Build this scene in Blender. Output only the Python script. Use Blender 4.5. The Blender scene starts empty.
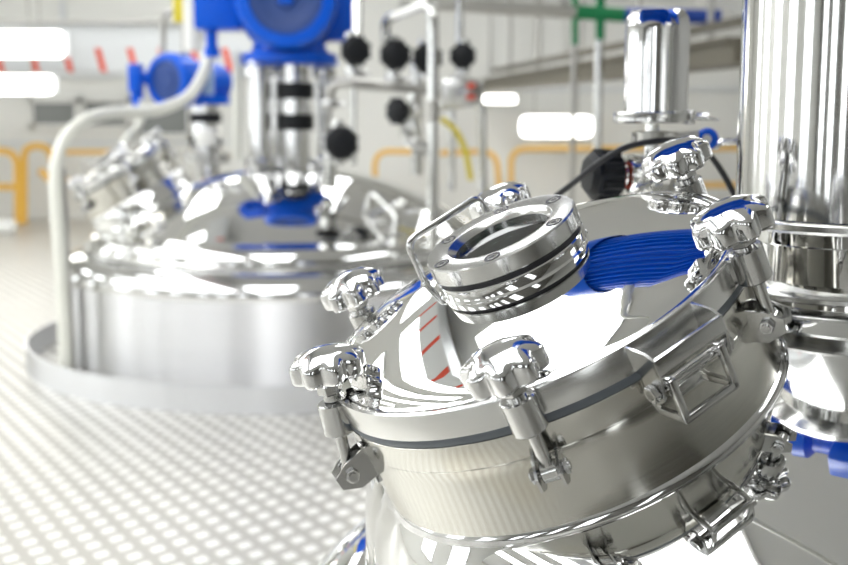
import bpy, bmesh, math, random
from mathutils import Matrix, Vector
random.seed(4)
C = bpy.context.scene.collection
PI = math.pi

# ------------------------------------------------------------------ camera
FPX, PITCH, CAMZ = 1178.0, math.radians(8.07), 1.5
cam_d = bpy.data.cameras.new('camera'); cam = bpy.data.objects.new('camera', cam_d); C.objects.link(cam)
cam.location = (0, 0, CAMZ); cam.rotation_euler = (PI/2 - PITCH, 0, 0)
cam_d.sensor_width = 36; cam_d.lens = 36*FPX/848
cam_d.clip_start = 0.02; cam_d.clip_end = 100
cam_d.dof.use_dof = True; cam_d.dof.focus_distance = 1.25; cam_d.dof.aperture_fstop = 4.7
bpy.context.scene.camera = cam
# ------------------------------------------------------------------ world, exposure
w = bpy.data.worlds.new('world'); bpy.context.scene.world = w; w.use_nodes = True
w.node_tree.nodes['Background'].inputs[0].default_value = (0.9, 0.95, 1, 1)
w.node_tree.nodes['Background'].inputs[1].default_value = 0.3
vs = bpy.context.scene.view_settings
vs.view_transform = 'Standard'; vs.look = 'None'; vs.gamma = 1; vs.use_curve_mapping = False
vs.exposure = -0.17
LAMP = 7.0          # strength of the luminous ceiling panels

def at(px, py, Y):
    """the point seen at pixel (px, py) at depth Y in front of the camera"""
    x = (px-424)/FPX; u = -(py-282.5)/FPX
    c, s = math.cos(PITCH), math.sin(PITCH)
    d = Vector((x, c + u*s, -s + u*c))
    return Vector((0, 0, CAMZ)) + d*(Y/d.y)

# ------------------------------------------------------------------ materials
def nodemat(name):
    m = bpy.data.materials.new(name); m.use_nodes = True
    nt = m.node_tree; b = nt.nodes['Principled BSDF']
    return m, nt, b
def plain(name, col, rough=0.5, metal=0.0, noise=0.0, nscale=8.0, bump=0.0, coat=0.0):
    m, nt, b = nodemat(name)
    b.inputs['Base Color'].default_value = (*col, 1); b.inputs['Roughness'].default_value = rough
    b.inputs['Metallic'].default_value = metal; b.inputs['Coat Weight'].default_value = coat
    if noise or bump:
        tc = nt.nodes.new('ShaderNodeTexCoord'); n = nt.nodes.new('ShaderNodeTexNoise')
        n.inputs['Scale'].default_value = nscale; n.inputs['Detail'].default_value = 4
        nt.links.new(tc.outputs['Object'], n.inputs['Vector'])
        if noise:
            mr = nt.nodes.new('ShaderNodeMapRange')
            mr.inputs['To Min'].default_value = max(0.0, rough-noise); mr.inputs['To Max'].default_value = rough+noise
            nt.links.new(n.outputs['Fac'], mr.inputs['Value']); nt.links.new(mr.outputs['Result'], b.inputs['Roughness'])
        if bump:
            bp = nt.nodes.new('ShaderNodeBump'); bp.inputs['Strength'].default_value = bump; bp.inputs['Distance'].default_value = 0.01
            nt.links.new(n.outputs['Fac'], bp.inputs['Height']); nt.links.new(bp.outputs['Normal'], b.inputs['Normal'])
    return m
def brushed(name, col, rough, scale=(4, 4, 300), aniso=0.0, var=0.06, stain=0.0):
    """steel with fine lines running round the object's own z axis"""
    m, nt, b = nodemat(name)
    b.inputs['Metallic'].default_value = 1
    tc = nt.nodes.new('ShaderNodeTexCoord'); mp = nt.nodes.new('ShaderNodeMapping'); n = nt.nodes.new('ShaderNodeTexNoise')
    mp.inputs['Scale'].default_value = scale; n.inputs['Scale'].default_value = 1; n.inputs['Detail'].default_value = 3
    nt.links.new(tc.outputs['Object'], mp.inputs['Vector']); nt.links.new(mp.outputs['Vector'], n.inputs['Vector'])
    mr = nt.nodes.new('ShaderNodeMapRange'); mr.inputs['To Min'].default_value = rough-var; mr.inputs['To Max'].default_value = rough+var
    nt.links.new(n.outputs['Fac'], mr.inputs['Value']); nt.links.new(mr.outputs['Result'], b.inputs['Roughness'])
    mix = nt.nodes.new('ShaderNodeMix'); mix.data_type = 'RGBA'
    mix.inputs['A'].default_value = (*[c*0.97 for c in col], 1); mix.inputs['B'].default_value = (*[min(1, c*1.02) for c in col], 1)
    nt.links.new(n.outputs['Fac'], mix.inputs['Factor'])
    last = mix.outputs['Result']
    if stain:
        n2 = nt.nodes.new('ShaderNodeTexNoise'); n2.inputs['Scale'].default_value = 9; n2.inputs['Detail'].default_value = 6
        nt.links.new(tc.outputs['Object'], n2.inputs['Vector'])
        r2 = nt.nodes.new('ShaderNodeMapRange'); r2.inputs['From Min'].default_value = 0.5; r2.inputs['From Max'].default_value = 0.75
        r2.inputs['To Max'].default_value = stain
        nt.links.new(n2.outputs['Fac'], r2.inputs['Value'])
        m2 = nt.nodes.new('ShaderNodeMix'); m2.data_type = 'RGBA'; m2.inputs['B'].default_value = (0.62, 0.53, 0.34, 1)
        nt.links.new(r2.outputs['Result'], m2.inputs['Factor']); nt.links.new(last, m2.inputs['A']); last = m2.outputs['Result']
    nt.links.new(last, b.inputs['Base Color'])
    if aniso:
        b.inputs['Anisotropic'].default_value = aniso; b.inputs['Anisotropic Rotation'].default_value = 0.25
        t = nt.nodes.new('ShaderNodeTangent'); t.direction_type = 'RADIAL'; t.axis = 'Z'
        nt.links.new(t.outputs['Tangent'], b.inputs['Tangent'])
    return m
def glow(name, col, s):
    m, nt, b = nodemat(name)
    b.inputs['Base Color'].default_value = (*col, 1); b.inputs['Emission Color'].default_value = (*col, 1)
    b.inputs['Emission Strength'].default_value = s
    return m
def glass(name, col, rough=0.0):
    m, nt, b = nodemat(name)
    b.inputs['Base Color'].default_value = (*col, 1); b.inputs['Transmission Weight'].default_value = 1
    b.inputs['Roughness'].default_value = rough; b.inputs['IOR'].default_value = 1.45
    return m
def thin_glass(name):
    m, nt, b = nodemat(name); nt.nodes.remove(b)
    o = nt.nodes['Material Output']; tr = nt.nodes.new('ShaderNodeBsdfTransparent'); tr.inputs[0].default_value = (0.72, 0.86, 0.82, 1)
    gl = nt.nodes.new('ShaderNodeBsdfGlossy'); gl.inputs['Roughness'].default_value = 0.02; mx = nt.nodes.new('ShaderNodeMixShader')
    fr = nt.nodes.new('ShaderNodeFresnel'); fr.inputs[0].default_value = 1.7
    nt.links.new(fr.outputs[0], mx.inputs[0]); nt.links.new(tr.outputs[0], mx.inputs[1]); nt.links.new(gl.outputs[0], mx.inputs[2]); nt.links.new(mx.outputs[0], o.inputs['Surface'])
    return m
def diamond_plate():
    m, nt, b = nodemat('diamond_plate_steel')
    L = nt.links.new; N = nt.nodes.new
    tc = N('ShaderNodeTexCoord'); mp = N('ShaderNodeMapping'); mp.inputs['Rotation'].default_value = (0, 0, math.radians(6))
    mp.inputs['Scale'].default_value = (1/0.118, 1/0.155, 1)
    L(tc.outputs['Object'], mp.inputs['Vector'])
    sx = N('ShaderNodeSeparateXYZ'); L(mp.outputs['Vector'], sx.inputs[0])
    def M(op, a, bb=None, clamp=False):
        n = N('ShaderNodeMath'); n.operation = op; n.use_clamp = clamp
        for i, v in enumerate((a, bb)):
            if v is None: continue
            if isinstance(v, (int, float)): n.inputs[i].default_value = v
            else: L(v, n.inputs[i])
        return n.outputs[0]
    def tri(v):  # distance to nearest integer
        return M('ABSOLUTE', M('SUBTRACT', M('FRACT', M('ADD', v, 0.5)), 0.5))
    a = tri(M('ADD', sx.outputs['X'], sx.outputs['Y'])); c = tri(M('SUBTRACT', sx.outputs['X'], sx.outputs['Y']))
    mx = M('MAXIMUM', a, c)
    h = M('MULTIPLY', M('SUBTRACT', 0.30, mx), 18.0, True)
    no = N('ShaderNodeTexNoise'); no.inputs['Scale'].default_value = 1.3; no.inputs['Detail'].default_value = 5
    L(tc.outputs['Object'], no.inputs['Vector'])
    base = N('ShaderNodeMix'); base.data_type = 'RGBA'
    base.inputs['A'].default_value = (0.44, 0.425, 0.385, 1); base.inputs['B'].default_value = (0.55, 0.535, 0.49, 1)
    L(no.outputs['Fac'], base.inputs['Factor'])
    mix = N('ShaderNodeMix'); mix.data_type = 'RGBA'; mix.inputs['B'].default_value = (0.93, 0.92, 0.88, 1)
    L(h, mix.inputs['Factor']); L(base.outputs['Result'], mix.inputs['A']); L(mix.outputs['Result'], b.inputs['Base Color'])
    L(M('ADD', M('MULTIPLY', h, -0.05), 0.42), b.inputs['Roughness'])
    b.inputs['Metallic'].default_value = 0.55
    bp = N('ShaderNodeBump'); bp.inputs['Strength'].default_value = 0.5; bp.inputs['Distance'].default_value = 0.006
    L(h, bp.inputs['Height']); L(bp.outputs['Normal'], b.inputs['Normal'])
    return m

M = {}
M['mirror'] = plain('polished_steel', (0.80, 0.80, 0.79), 0.035, 1, 0.02, 6)
M['lid'] = plain('mirror_polished_lid_steel', (0.84, 0.84, 0.825), 0.025, 1, 0.012, 5)
M['chrome'] = plain('chrome', (0.74, 0.74, 0.74), 0.07, 1, 0.03, 30, 0.02)
M['satin'] = brushed('satin_steel', (0.62, 0.62, 0.61), 0.17, (30, 30, 400), 0.0, 0.04)
M['neck'] = brushed('brushed_neck_steel', (0.63, 0.62, 0.575), 0.15, (3, 3, 300), 0.8, 0.04, 0.35)
M['rim'] = brushed('brushed_rim_steel', (0.70, 0.70, 0.685), 0.24, (5, 5, 420), 0.4, 0.06, 0.12)
M['shell'] = brushed('brushed_shell_steel', (0.80, 0.80, 0.81), 0.42, (2, 2, 60), 1.0, 0.04)
M['column'] = brushed('polished_column_steel', (0.80, 0.80, 0.79), 0.10, (2, 2, 40), 0.75, 0.03)
M['kerb'] = brushed('matt_kerb_steel', (0.74, 0.75, 0.78), 0.30, (2, 2, 90), 0.6, 0.06)
M['pipe'] = plain('pipe_steel', (0.76, 0.76, 0.74), 0.14, 1, 0.05, 12)
M['dull'] = plain('dull_steel', (0.50, 0.49, 0.46), 0.36, 1, 0.08, 12)
M['gasket'] = plain('blue_grey_rubber', (0.13, 0.15, 0.17), 0.4)
M['black_gasket'] = plain('black_rubber', (0.03, 0.03, 0.035), 0.5)
M['black'] = plain('black_plastic', (0.009, 0.010, 0.012), 0.40, 0, 0.05, 20)
M['black'].node_tree.nodes['Principled BSDF'].inputs['Specular IOR Level'].default_value = 0.25
M['cable'] = plain('black_cable_sheath', (0.012, 0.012, 0.014), 0.35)
M['blue'] = plain('blue_enamel', (0.0, 0.10, 0.66), 0.30, 0, 0.05, 9, 0.06)
M['blue'].node_tree.nodes['Principled BSDF'].inputs['Specular IOR Level'].default_value = 0.3
M['blue_dark'] = plain('dark_blue_grille', (0.02, 0.06, 0.24), 0.5)
M['blue_pale'] = plain('pale_blue_plate', (0.30, 0.42, 0.62), 0.4)
M['cream'] = plain('cream_conduit', (0.78, 0.78, 0.71), 0.45)
M['yellow'] = plain('yellow_paint', (0.85, 0.50, 0.08), 0.45)
M['yellow_hose'] = plain('yellow_hose', (0.75, 0.62, 0.05), 0.4)
M['red'] = plain('red_paint', (0.72, 0.07, 0.03), 0.5)
M['green'] = plain('green_paint', (0.0, 0.22, 0.07), 0.4)
M['bluepipe'] = plain('blue_pipe_paint', (0.01, 0.06, 0.38), 0.4)
M['white'] = plain('white_paint', (0.80, 0.80, 0.77), 0.5)
M['wall'] = plain('cream_wall', (0.80, 0.80, 0.765), 0.55, 0, 0, 3, 0.03)
M['wall_grey'] = plain('dark_grey_wall', (0.16, 0.155, 0.14), 0.5)
M['wall_mid'] = plain('grey_wall', (0.42, 0.42, 0.40), 0.5)
M['panel'] = plain('pale_grey_panel', (0.70, 0.72, 0.73), 0.5)
M['ceil'] = plain('ceiling_paint', (0.64, 0.64, 0.62), 0.6, 0, 0, 3, 0.03)
M['tray'] = plain('galvanised_tray', (0.17, 0.155, 0.12), 0.5, 0.3, 0.08, 10)
M['darkglass'] = plain('grey_window_glass', (0.22, 0.23, 0.22), 0.15)
M['glass'] = thin_glass('sight_glass')
M['inside'] = plain('pale_vessel_inside', (0.62, 0.68, 0.64), 0.4, 0.0)
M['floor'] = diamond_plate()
M['lamp'] = glow('lamp_diffuser', (0.97, 0.985, 1), LAMP)
M['daylight'] = glow('daylight_pane', (0.94, 0.97, 1), 3.2)
M['tube'] = glow('wall_lamp_tube', (1, 0.99, 0.94), 7.0)

# ------------------------------------------------------------------ mesh helpers
def add_revolve(bm, prof, seg=64, mat=None):
    """prof: list of (r, z) from one end to the other, spun round z"""
    rings = []
    for r, z in prof:
        if r < 1e-6: rings.append([bm.verts.new((0, 0, z))])
        else: rings.append([bm.verts.new((r*math.cos(2*PI*i/seg), r*math.sin(2*PI*i/seg), z)) for i in range(seg)])
    for A, B in zip(rings, rings[1:]):
        for i in range(seg):
            j = (i+1) % seg
            if len(A) == 1 and len(B) == 1: continue
            if len(A) == 1: f = (A[0], B[i], B[j])
            elif len(B) == 1: f = (A[i], A[j], B[0])
            else: f = (A[i], A[j], B[j], B[i])
            try: bm.faces.new(f)
            except ValueError: pass
    vs_ = [v for R in rings for v in R]
    if mat is not None: bmesh.ops.transform(bm, matrix=mat, verts=vs_)
    return vs_
def axis_mat(p, d):
    d = Vector(d).normalized()
    return Matrix.Translation(Vector(p)) @ d.to_track_quat('Z', 'Y').to_matrix().to_4x4()
def add_cyl(bm, p, q, r, seg=24, r2=None, bev=0.0):
    p, q = Vector(p), Vector(q); L = (q-p).length; r2 = r if r2 is None else r2
    if bev: prof = [(0, 0), (r-bev, 0), (r, bev), (r2, L-bev), (r2-bev, L), (0, L)]
    else: prof = [(0, 0), (r, 0), (r2, L), (0, L)]
    return add_revolve(bm, prof, seg, axis_mat(p, q-p))
def add_box(bm, c, s, bev=0.0, mat=None):
    r = bmesh.ops.create_cube(bm, size=1)
    v = r['verts']
    for x in v: x.co = Vector((x.co.x*s[0], x.co.y*s[1], x.co.z*s[2]))
    if bev:
        ed = list({e for x in v for e in x.link_edges})
        rb = bmesh.ops.bevel(bm, geom=ed, offset=bev, segments=2, affect='EDGES', profile=0.5)
        v = list({x for f in rb['faces'] for x in f.verts} | {x for x in v if x.is_valid})
    T = Matrix.Translation(Vector(c))
    if mat is not None: T = mat @ T
    bmesh.ops.transform(bm, matrix=T, verts=v)
    return v
def add_prism(bm, poly, t0, t1, mat=None):
    """poly of (x, z) points, extruded along y from t0 to t1"""
    a = [bm.verts.new((x, t0, z)) for x, z in poly]; b = [bm.verts.new((x, t1, z)) for x, z in poly]
    n = len(poly); bm.faces.new(a); bm.faces.new(b[::-1])
    for i in range(n): bm.faces.new((a[i], b[i], b[(i+1) % n], a[(i+1) % n]))
    if mat is not None: bmesh.ops.transform(bm, matrix=mat, verts=a+b)
def smooth_path(pts, n=8):
    P = [Vector(p) for p in pts]; out = []
    for i in range(len(P)-1):
        p0 = P[i-1] if i else P[0]*2-P[1]; p1, p2 = P[i], P[i+1]; p3 = P[i+2] if i+2 < len(P) else P[-1]*2-P[-2]
        for k in range(n):
            t = k/n
            out.append(0.5*((2*p1)+(p2-p0)*t+(2*p0-5*p1+4*p2-p3)*t*t+(3*p1-p0-3*p2+p3)*t**3))
    return out+[P[-1]]
def round_path(pts, rad, n=6):
    P = [Vector(p) for p in pts]; out = [P[0]]
    for i in range(1, len(P)-1):
        a, b = (P[i-1]-P[i]), (P[i+1]-P[i]); r = min(rad, a.length*.49, b.length*.49)
        s, e = P[i]+a.normalized()*r, P[i]+b.normalized()*r
        for k in range(n+1):
            t = k/n; out.append(s*(1-t)**2+P[i]*2*t*(1-t)+e*t*t)
    return out+[P[-1]]
def add_tube(bm, pts, r, seg=12):
    P = [Vector(p) for p in pts]; rings = []; up = None
    for i, p in enumerate(P):
        t = (P[min(i+1, len(P)-1)]-P[max(i-1, 0)]).normalized()
        if up is None: up = t.orthogonal().normalized()
        else: up = (up - t*up.dot(t)).normalized()
        s = t.cross(up)
        rings.append([bm.verts.new(p+r*(math.cos(2*PI*k/seg)*up+math.sin(2*PI*k/seg)*s)) for k in range(seg)])
    for A, B in zip(rings, rings[1:]):
        for i in range(seg):
            j = (i+1) % seg; bm.faces.new((A[i], A[j], B[j], B[i]))
    bm.faces.new(rings[0][::-1]); bm.faces.new(rings[-1])
def obj(name, bm, mat, parent=None, sharp=35, kind=None):
    bmesh.ops.recalc_face_normals(bm, faces=bm.faces[:])
    me = bpy.data.meshes.new(name); bm.to_mesh(me); bm.free()
    for p in me.polygons: p.use_smooth = True
    me.set_sharp_from_angle(angle=math.radians(sharp))
    me.materials.append(M[mat] if isinstance(mat, str) else mat)
    o = bpy.data.objects.new(name, me); C.objects.link(o)
    if parent: o.parent = parent
    if kind: o['kind'] = kind
    return o
def BM(): return bmesh.new()
def tag(o, label, cat, group=None):
    o['label'] = label; o['category'] = cat
    if group: o['group'] = group
    return o
def thing(name, label, cat, mat=None, group=None):
    o = bpy.data.objects.new(name, None); C.objects.link(o); o.empty_display_size = 0.05
    if mat is not None: o.matrix_world = mat if isinstance(mat, Matrix) else Matrix.Translation(Vector(mat))
    return tag(o, label, cat, group)
def dup(root, mat, label, group=None):
    r = root.copy(); C.objects.link(r); r.matrix_world = mat; r['label'] = label
    if group: r['group'] = group
    for ch in list(root.children):
        c = ch.copy(); C.objects.link(c); c.parent = r
        for g in list(ch.children):
            d = g.copy(); C.objects.link(d); d.parent = c
    return r
def one(name, parent, mat, fn, sharp=35):
    bm = BM(); fn(bm); return obj(name, bm, mat, parent, sharp)
def cylp(name, parent, mat, p, q, r, seg=24, bev=0.0, r2=None):
    bm = BM(); add_cyl(bm, p, q, r, seg, r2, bev); return obj(name, bm, mat, parent)
def boxp(name, parent, mat, c, s, bev=0.0, m=None):
    bm = BM(); add_box(bm, c, s, bev, m); return obj(name, bm, mat, parent)
def tubep(name, parent, mat, pts, r, seg=12):
    bm = BM(); add_tube(bm, pts, r, seg); return obj(name, bm, mat, parent, 60)
def revp(name, parent, mat, prof, seg=64, m=None, sharp=35):
    bm = BM(); add_revolve(bm, prof, seg, m); return obj(name, bm, mat, parent, sharp)

# ------------------------------------------------------------------ the room
X0, X1, YB, YF, ZC = -11.0, 6.0, 17.2, -4.5, 4.6
def struct(name, mat, c, s, bev=0): return_ = boxp(name, None, mat, c, s, bev); return_['kind'] = 'structure'; return return_
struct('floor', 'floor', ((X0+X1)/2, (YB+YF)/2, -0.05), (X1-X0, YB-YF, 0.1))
struct('ceiling', 'ceil', ((X0+X1)/2, (YB+YF)/2, ZC+0.05), (X1-X0, YB-YF, 0.1))
struct('wall_back', 'wall', ((X0+X1)/2, YB+0.1, ZC/2), (X1-X0, 0.2, ZC))
struct('wall_front', 'wall_grey', ((X0+X1)/2, YF-0.1, ZC/2), (X1-X0, 0.2, ZC))
struct('wall_left', 'wall', (X0-0.1, (YB+YF)/2, ZC/2), (0.2, YB-YF, ZC))
struct('wall_right', 'wall_mid', (X1+0.1, (YB+YF)/2, ZC/2), (0.2, YB-YF, ZC))

# grey window strips in the back wall, left
def rect(px0, py0, px1, py1, Y):
    a, b = at(px0, py0, Y), at(px1, py1, Y); return a.x, b.z, b.x, a.z
def window(n, px0, py0, px1, py1, glassmat='darkglass', nm=0):
    x0, z0, x1, z1 = rect(px0, py0, px1, py1, YB)
    t = bpy.data.objects.new('window_%d' % n, None); C.objects.link(t); t['kind'] = 'structure'; t.location = ((x0+x1)/2, YB, z0)
    fr = BM(); W, H = x1-x0, z1-z0
    for sx in (-1, 1): add_box(fr, (sx*(W/2+0.03), -0.03, H/2), (0.06, 0.06, H+0.12))
    for z in (-0.03, H+0.03): add_box(fr, (0, -0.03, z), (W+0.12, 0.06, 0.06))
    for i in range(nm): add_box(fr, (-W/2+W*(i+1)/(nm+1), -0.025, H/2), (0.07, 0.05, H))
    f = obj('window_frame', fr, 'white', t); f['kind'] = 'structure'
    p = boxp('pane', t, glassmat, (0, -0.01, H/2), (W, 0.02, H)); p['kind'] = 'structure'
window(1, 34, 103, 76, 124); window(2, 86, 102, 127, 125); window(3, 140, 104, 188, 133)
for i, (px0, py0, px1, py1, d) in enumerate([(0, 74, 250, 78, .05), (0, 141, 230, 144, .03), (60, 0, 66, 22, .05), (488, 88, 744, 92, .06)]):
    x0, z0, x1, z1 = rect(px0, py0, px1, py1, YB)
    struct('trim_%d' % (i+1), 'panel', ((x0+x1)/2, YB-d/2, (z0+z1)/2), (x1-x0, d, z1-z0))

def lit_window(n, x0, x1, z0, z1, side):
    t = bpy.data.objects.new('window_%d' % n, None); C.objects.link(t); t['kind'] = 'structure'
    W, H = x1-x0, z1-z0
    if side == 'front': t.location = ((x0+x1)/2, YF, z0); t.rotation_euler = (0, 0, PI)
    else: t.location = (X0, (x0+x1)/2, z0); t.rotation_euler = (0, 0, PI/2)
    fr = BM()
    for sx in (-1, 0, 1): add_box(fr, (sx*(W/2+0.03*abs(sx)), -0.04, H/2), (0.06, 0.08, H+0.12))
    for z in (-0.03, H*0.6, H+0.03): add_box(fr, (0, -0.04, z), (W+0.12, 0.08, 0.06))
    f = obj('window_frame', fr, 'white', t); f['kind'] = 'structure'
    p = boxp('pane', t, 'daylight', (0, -0.01, H/2), (W, 0.02, H)); p['kind'] = 'structure'
for n, (xa, xb) in enumerate([(-9.6, -8.2), (-7.0, -5.9), (-4.6, -3.9), (-2.6, -1.5), (0.9, 1.6)]): lit_window(5+n, xa, xb, 0.9, 3.3, 'front')
for n, (xa, xb) in enumerate([(-2.8, -1.2), (0.6, 2.2), (4.0, 5.6), (7.4, 9.0), (10.8, 12.4)]): lit_window(10+n, xa, xb, 1.0, 3.4, 'left')
# luminous ceiling panels
def ceiling_light(x, y, sx, sy, grp='ceiling light panels'):
    t = thing('ceiling_light', 'long white fluorescent light panel fixed under the ceiling', 'ceiling light', (x, y, ZC), grp)
    boxp('frame', t, 'white', (0, 0, -0.03), (sx+0.08, sy+0.08, 0.06), 0.01)
    boxp('diffuser', t, 'lamp', (0, 0, -0.067), (sx, sy, 0.016))
for x, y, sx, sy in [(-1.22, 2.05, 1.75, 4.4), (-3.3, 4.5, 0.6, 7.5), (-4.5, 4.5, 0.6, 7.5), (-6.2, 4.5, 0.8, 8.0), (-3.3, 12.8, 0.8, 6.0), (-0.6, 11.5, 1.0, 6.0), (2.6, 11.5, 1.0, 5.0), (3.6, 3.0, 1.0, 4.0), (-8.6, 8.5, 1.0, 9.0)]:
    ceiling_light(x, y, sx, sy)

# ------------------------------------------------------------------ builders shared by both tanks
def star_knob_bm(z=0.0, rmax=0.0428, rmin=0.0350, N=8, seg=128):
    bm = BM(); rows = []
    spec = [(0.30, -0.006, 0), (0.62, -0.007, 0.2), (0.80, -0.013, 0.8), (0.93, -0.0165, 1), (0.975, -0.0155, 1), (1.0, -0.0115, 1), (1.0, 0.0005, 1), (0.988, 0.0032, 1), (0.955, 0.0058, 0.85), (0.89, 0.0082, 0.68), (0.78, 0.0108, 0.36), (0.62, 0.0133, 0.08), (0.40, 0.0152, 0.0), (0.2, 0.0160, 0.0), (0.0, 0.0163, 0)]
    for s, h, k in spec:
        if s == 0: rows.append([bm.verts.new((0, 0, z+h))]); continue
        row = []
        for i in range(seg):
            a = 2*PI*i/seg; c = 0.5+0.5*math.cos(N*a)
            full = rmin+(rmax-rmin)*c**0.7
            rr = full*k+rmax*0.96*(1-k)
            row.append(bm.verts.new((rr*s*math.cos(a), rr*s*math.sin(a), z+h)))
        rows.append(row)
    for A, B in zip(rows, rows[1:]):
        for i in range(seg):
            j = (i+1) % seg
            bm.faces.new((A[i], A[j], B[0]) if len(B) == 1 else (A[i], A[j], B[j], B[i]))
    bm.faces.new(rows[0][::-1])
    return bm
def hexnut(bm, p, d, r, h):
    add_revolve(bm, [(0, 0), (r*.9, 0), (r, h*.12), (r, h*.88), (r*.9, h), (0, h)], 6, axis_mat(p, d))
KN = 'lid clamps of the front tank'
def make_clamp(label, group, mat):
    """frame: x outwards, y round the rim, z along the neck axis; origin on the seam at the rim"""
    t = thing('swing_clamp', label, 'clamp', mat, group)
    kb = obj('star_knob', star_knob_bm(0.0755), 'chrome', t, 50); kb.location = (0.013, 0, 0)
    cx = 0.0165
    st = BM(); add_cyl(st, (cx, 0, 0.036), (cx, 0, 0.074), 0.0095, 24)
    hexnut(st, (cx, 0, 0.044), (0, 0, 1), 0.0145, 0.012)
    obj('threaded_sleeve', st, 'satin', t)
    add = BM(); add_revolve(add, [(0.0095, 0.0395), (0.0165, 0.0395), (0.0180, 0.038), (0.0180, 0.0035), (0.0165, 0.002), (0.0095, 0.002), (0.0095, 0.0395)], 36, Matrix.Translation((cx, 0, 0)))
    # lug welding the barrel to the lid rim
    add_box(add, (0.004, 0, 0.020), (0.020, 0.022, 0.026), 0.002)
    obj('barrel', add, 'satin', t)
    s2 = BM(); add_cyl(s2, (cx, 0, -0.046), (cx, 0, 0.044), 0.0068, 20)
    add_cyl(s2, (cx, -0.0085, -0.046), (cx, 0.0085, -0.046), 0.0105, 24, None, 0.001)
    obj('swing_bolt', s2, 'satin', t)
    br = BM(); poly = [(-0.016, -0.060), (0.012, -0.066), (0.033, -0.057), (0.035, -0.042), (0.018, -0.031), (-0.016, -0.022)]
    for y in (-0.0135, 0.0105): add_prism(br, poly, y, y+0.003)
    add_box(br, (-0.010, 0, -0.046), (0.010, 0.026, 0.050), 0.001)
    obj('bracket', br, 'satin', t)
    cylp('hinge_pin', t, 'satin', (cx, -0.021, -0.046), (cx, 0.021, -0.046), 0.0048, 16)
    for yy in (-0.0195, 0.0140):
        nb = BM(); hexnut(nb, (cx, yy, -0.046), (0, 1, 0), 0.0082, 0.0055); obj('hinge_nut', nb, 'chrome', t)
    return t
RL = 0.25
NECK_L = 0.125
def lid_profile():
    p = [(0.232, 0.002), (0.248, 0.0032), (RL, 0.0045), (RL, 0.0315), (0.2485, 0.034), (0.2455, 0.0352), (0.2420, 0.0345), (0.2390, 0.0350)]
    p += [(0.2365, 0.0372), (0.232, 0.0405), (0.2255, 0.0440), (0.2150, 0.0480)]
    Rs = 0.78; z0 = 0.0480-(-(Rs-math.sqrt(Rs*Rs-0.215**2)))
    for i in range(1, 25):
        r = 0.215*(1-i/24); p.append((r, z0-(Rs-math.sqrt(Rs*Rs-r*r))))
    return p
def lid_h(r): return 0.0480+(0.78-math.sqrt(0.78**2-0.215**2))-(0.78-math.sqrt(0.78**2-r*r))
def make_lid(label, mat):
    t = thing('manhole_lid', label, 'lid', mat)
    prof = lid_profile()
    cut = [q for q in prof if q[0] > 0.066]+[(0.066, lid_h(0.066))]
    nrim = 6
    revp('rim', t, 'rim', cut[:nrim], 160)
    revp('dome', t, 'lid', cut[nrim-1:], 160)
    revp('gasket', t, 'gasket', [(0.232, -0.0050), (0.2485, -0.0050), (0.2495, -0.003), (0.2495, 0.0022), (0.2485, 0.0042), (0.232, 0.0042)], 128)
    # sight glass
    hs = 0.1146
    sg = revp('sight_glass', t, 'satin', [(0.0565, hs-0.021), (0.0565, hs-0.008), (0.0625, hs-0.0006), (0.0640, hs), (0.0882, hs), (0.0898, hs-0.0016), (0.0898, hs-0.0195), (0.0885, hs-0.021), (0.0565, hs-0.021)], 128)
    revp('seal', sg, 'black_gasket', [(0.058, hs-0.0270), (0.0850, hs-0.0270), (0.0850, hs-0.0208), (0.058, hs-0.0208)], 96)
    revp('collar', sg, 'chrome', [(0.060, hs-0.0272), (0.0880, hs-0.0272), (0.0893, hs-0.0285), (0.0893, hs-0.0440), (0.0880, hs-0.0460), (0.0872, hs-0.0475), (0.0872, hs-0.0495), (0.0885, lid_h(0.09)+0.003), (0.0925, lid_h(0.093)-0.001), (0.062, lid_h(0.07)-0.02), (0.060, hs-0.0272)], 128)
    revp('pane', sg, 'glass', [(0, hs-0.0205), (0.0562, hs-0.0205), (0.0562, hs-0.0125), (0, hs-0.0125)], 64)
    revp('bore', sg, 'inside', [(0.0595, hs-0.030), (0.0595, hs-0.056), (0.045, hs-0.060), (0, hs-0.060)], 64)
    for a in SCREWS:
        b = BM(); T = Matrix.Rotation(a, 4, 'Z') @ Matrix.Translation((0.0765, 0, hs))
        add_revolve(b, [(0, -0.003), (0.0034, -0.003), (0.0034, 0.0002), (0.0060, 0.0002), (0.0065, -0.0008), (0.0065, -0.005)], 24, T)
        obj('cap_screw', b, 'chrome', sg)
        b = BM(); add_revolve(b, [(0.0064, 0.0001), (0.0094, 0.0004), (0.0100, -0.002)], 24, T)
        add_revolve(b, [(0, 0.0003), (0.0032, 0.0003), (0.0032, -0.002)], 6, T)
        obj('screw_recess_shade', b, 'black_gasket', sg)  # flat black ring and hex: shade of the recess and socket put into colour
    # carrying handle of bent rod
    def pl(x, y, h): return Vector((x, y, h))
    p1, p2 = (-0.100, 0.089), (0.006, 0.140)
    h1 = lid_h(math.hypot(*p1)); h2 = lid_h(math.hypot(*p2))
    hd = BM(); add_tube(hd, round_path([pl(*p1, h1-0.003), pl(*p1, 0.124), pl(*p2, 0.124), pl(*p2, h2-0.003)], 0.016, 8), 0.0046, 14)
    for q, hh in ((p1, h1), (p2, h2)): add_cyl(hd, (*q, hh-0.004), (*q, hh+0.004), 0.009, 20, 0.005)
    obj('handle', hd, 'satin', t)
    return t
SCREWS = [math.radians(a) for a in (17, 76, 135, 194, 252, 315)]
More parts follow.
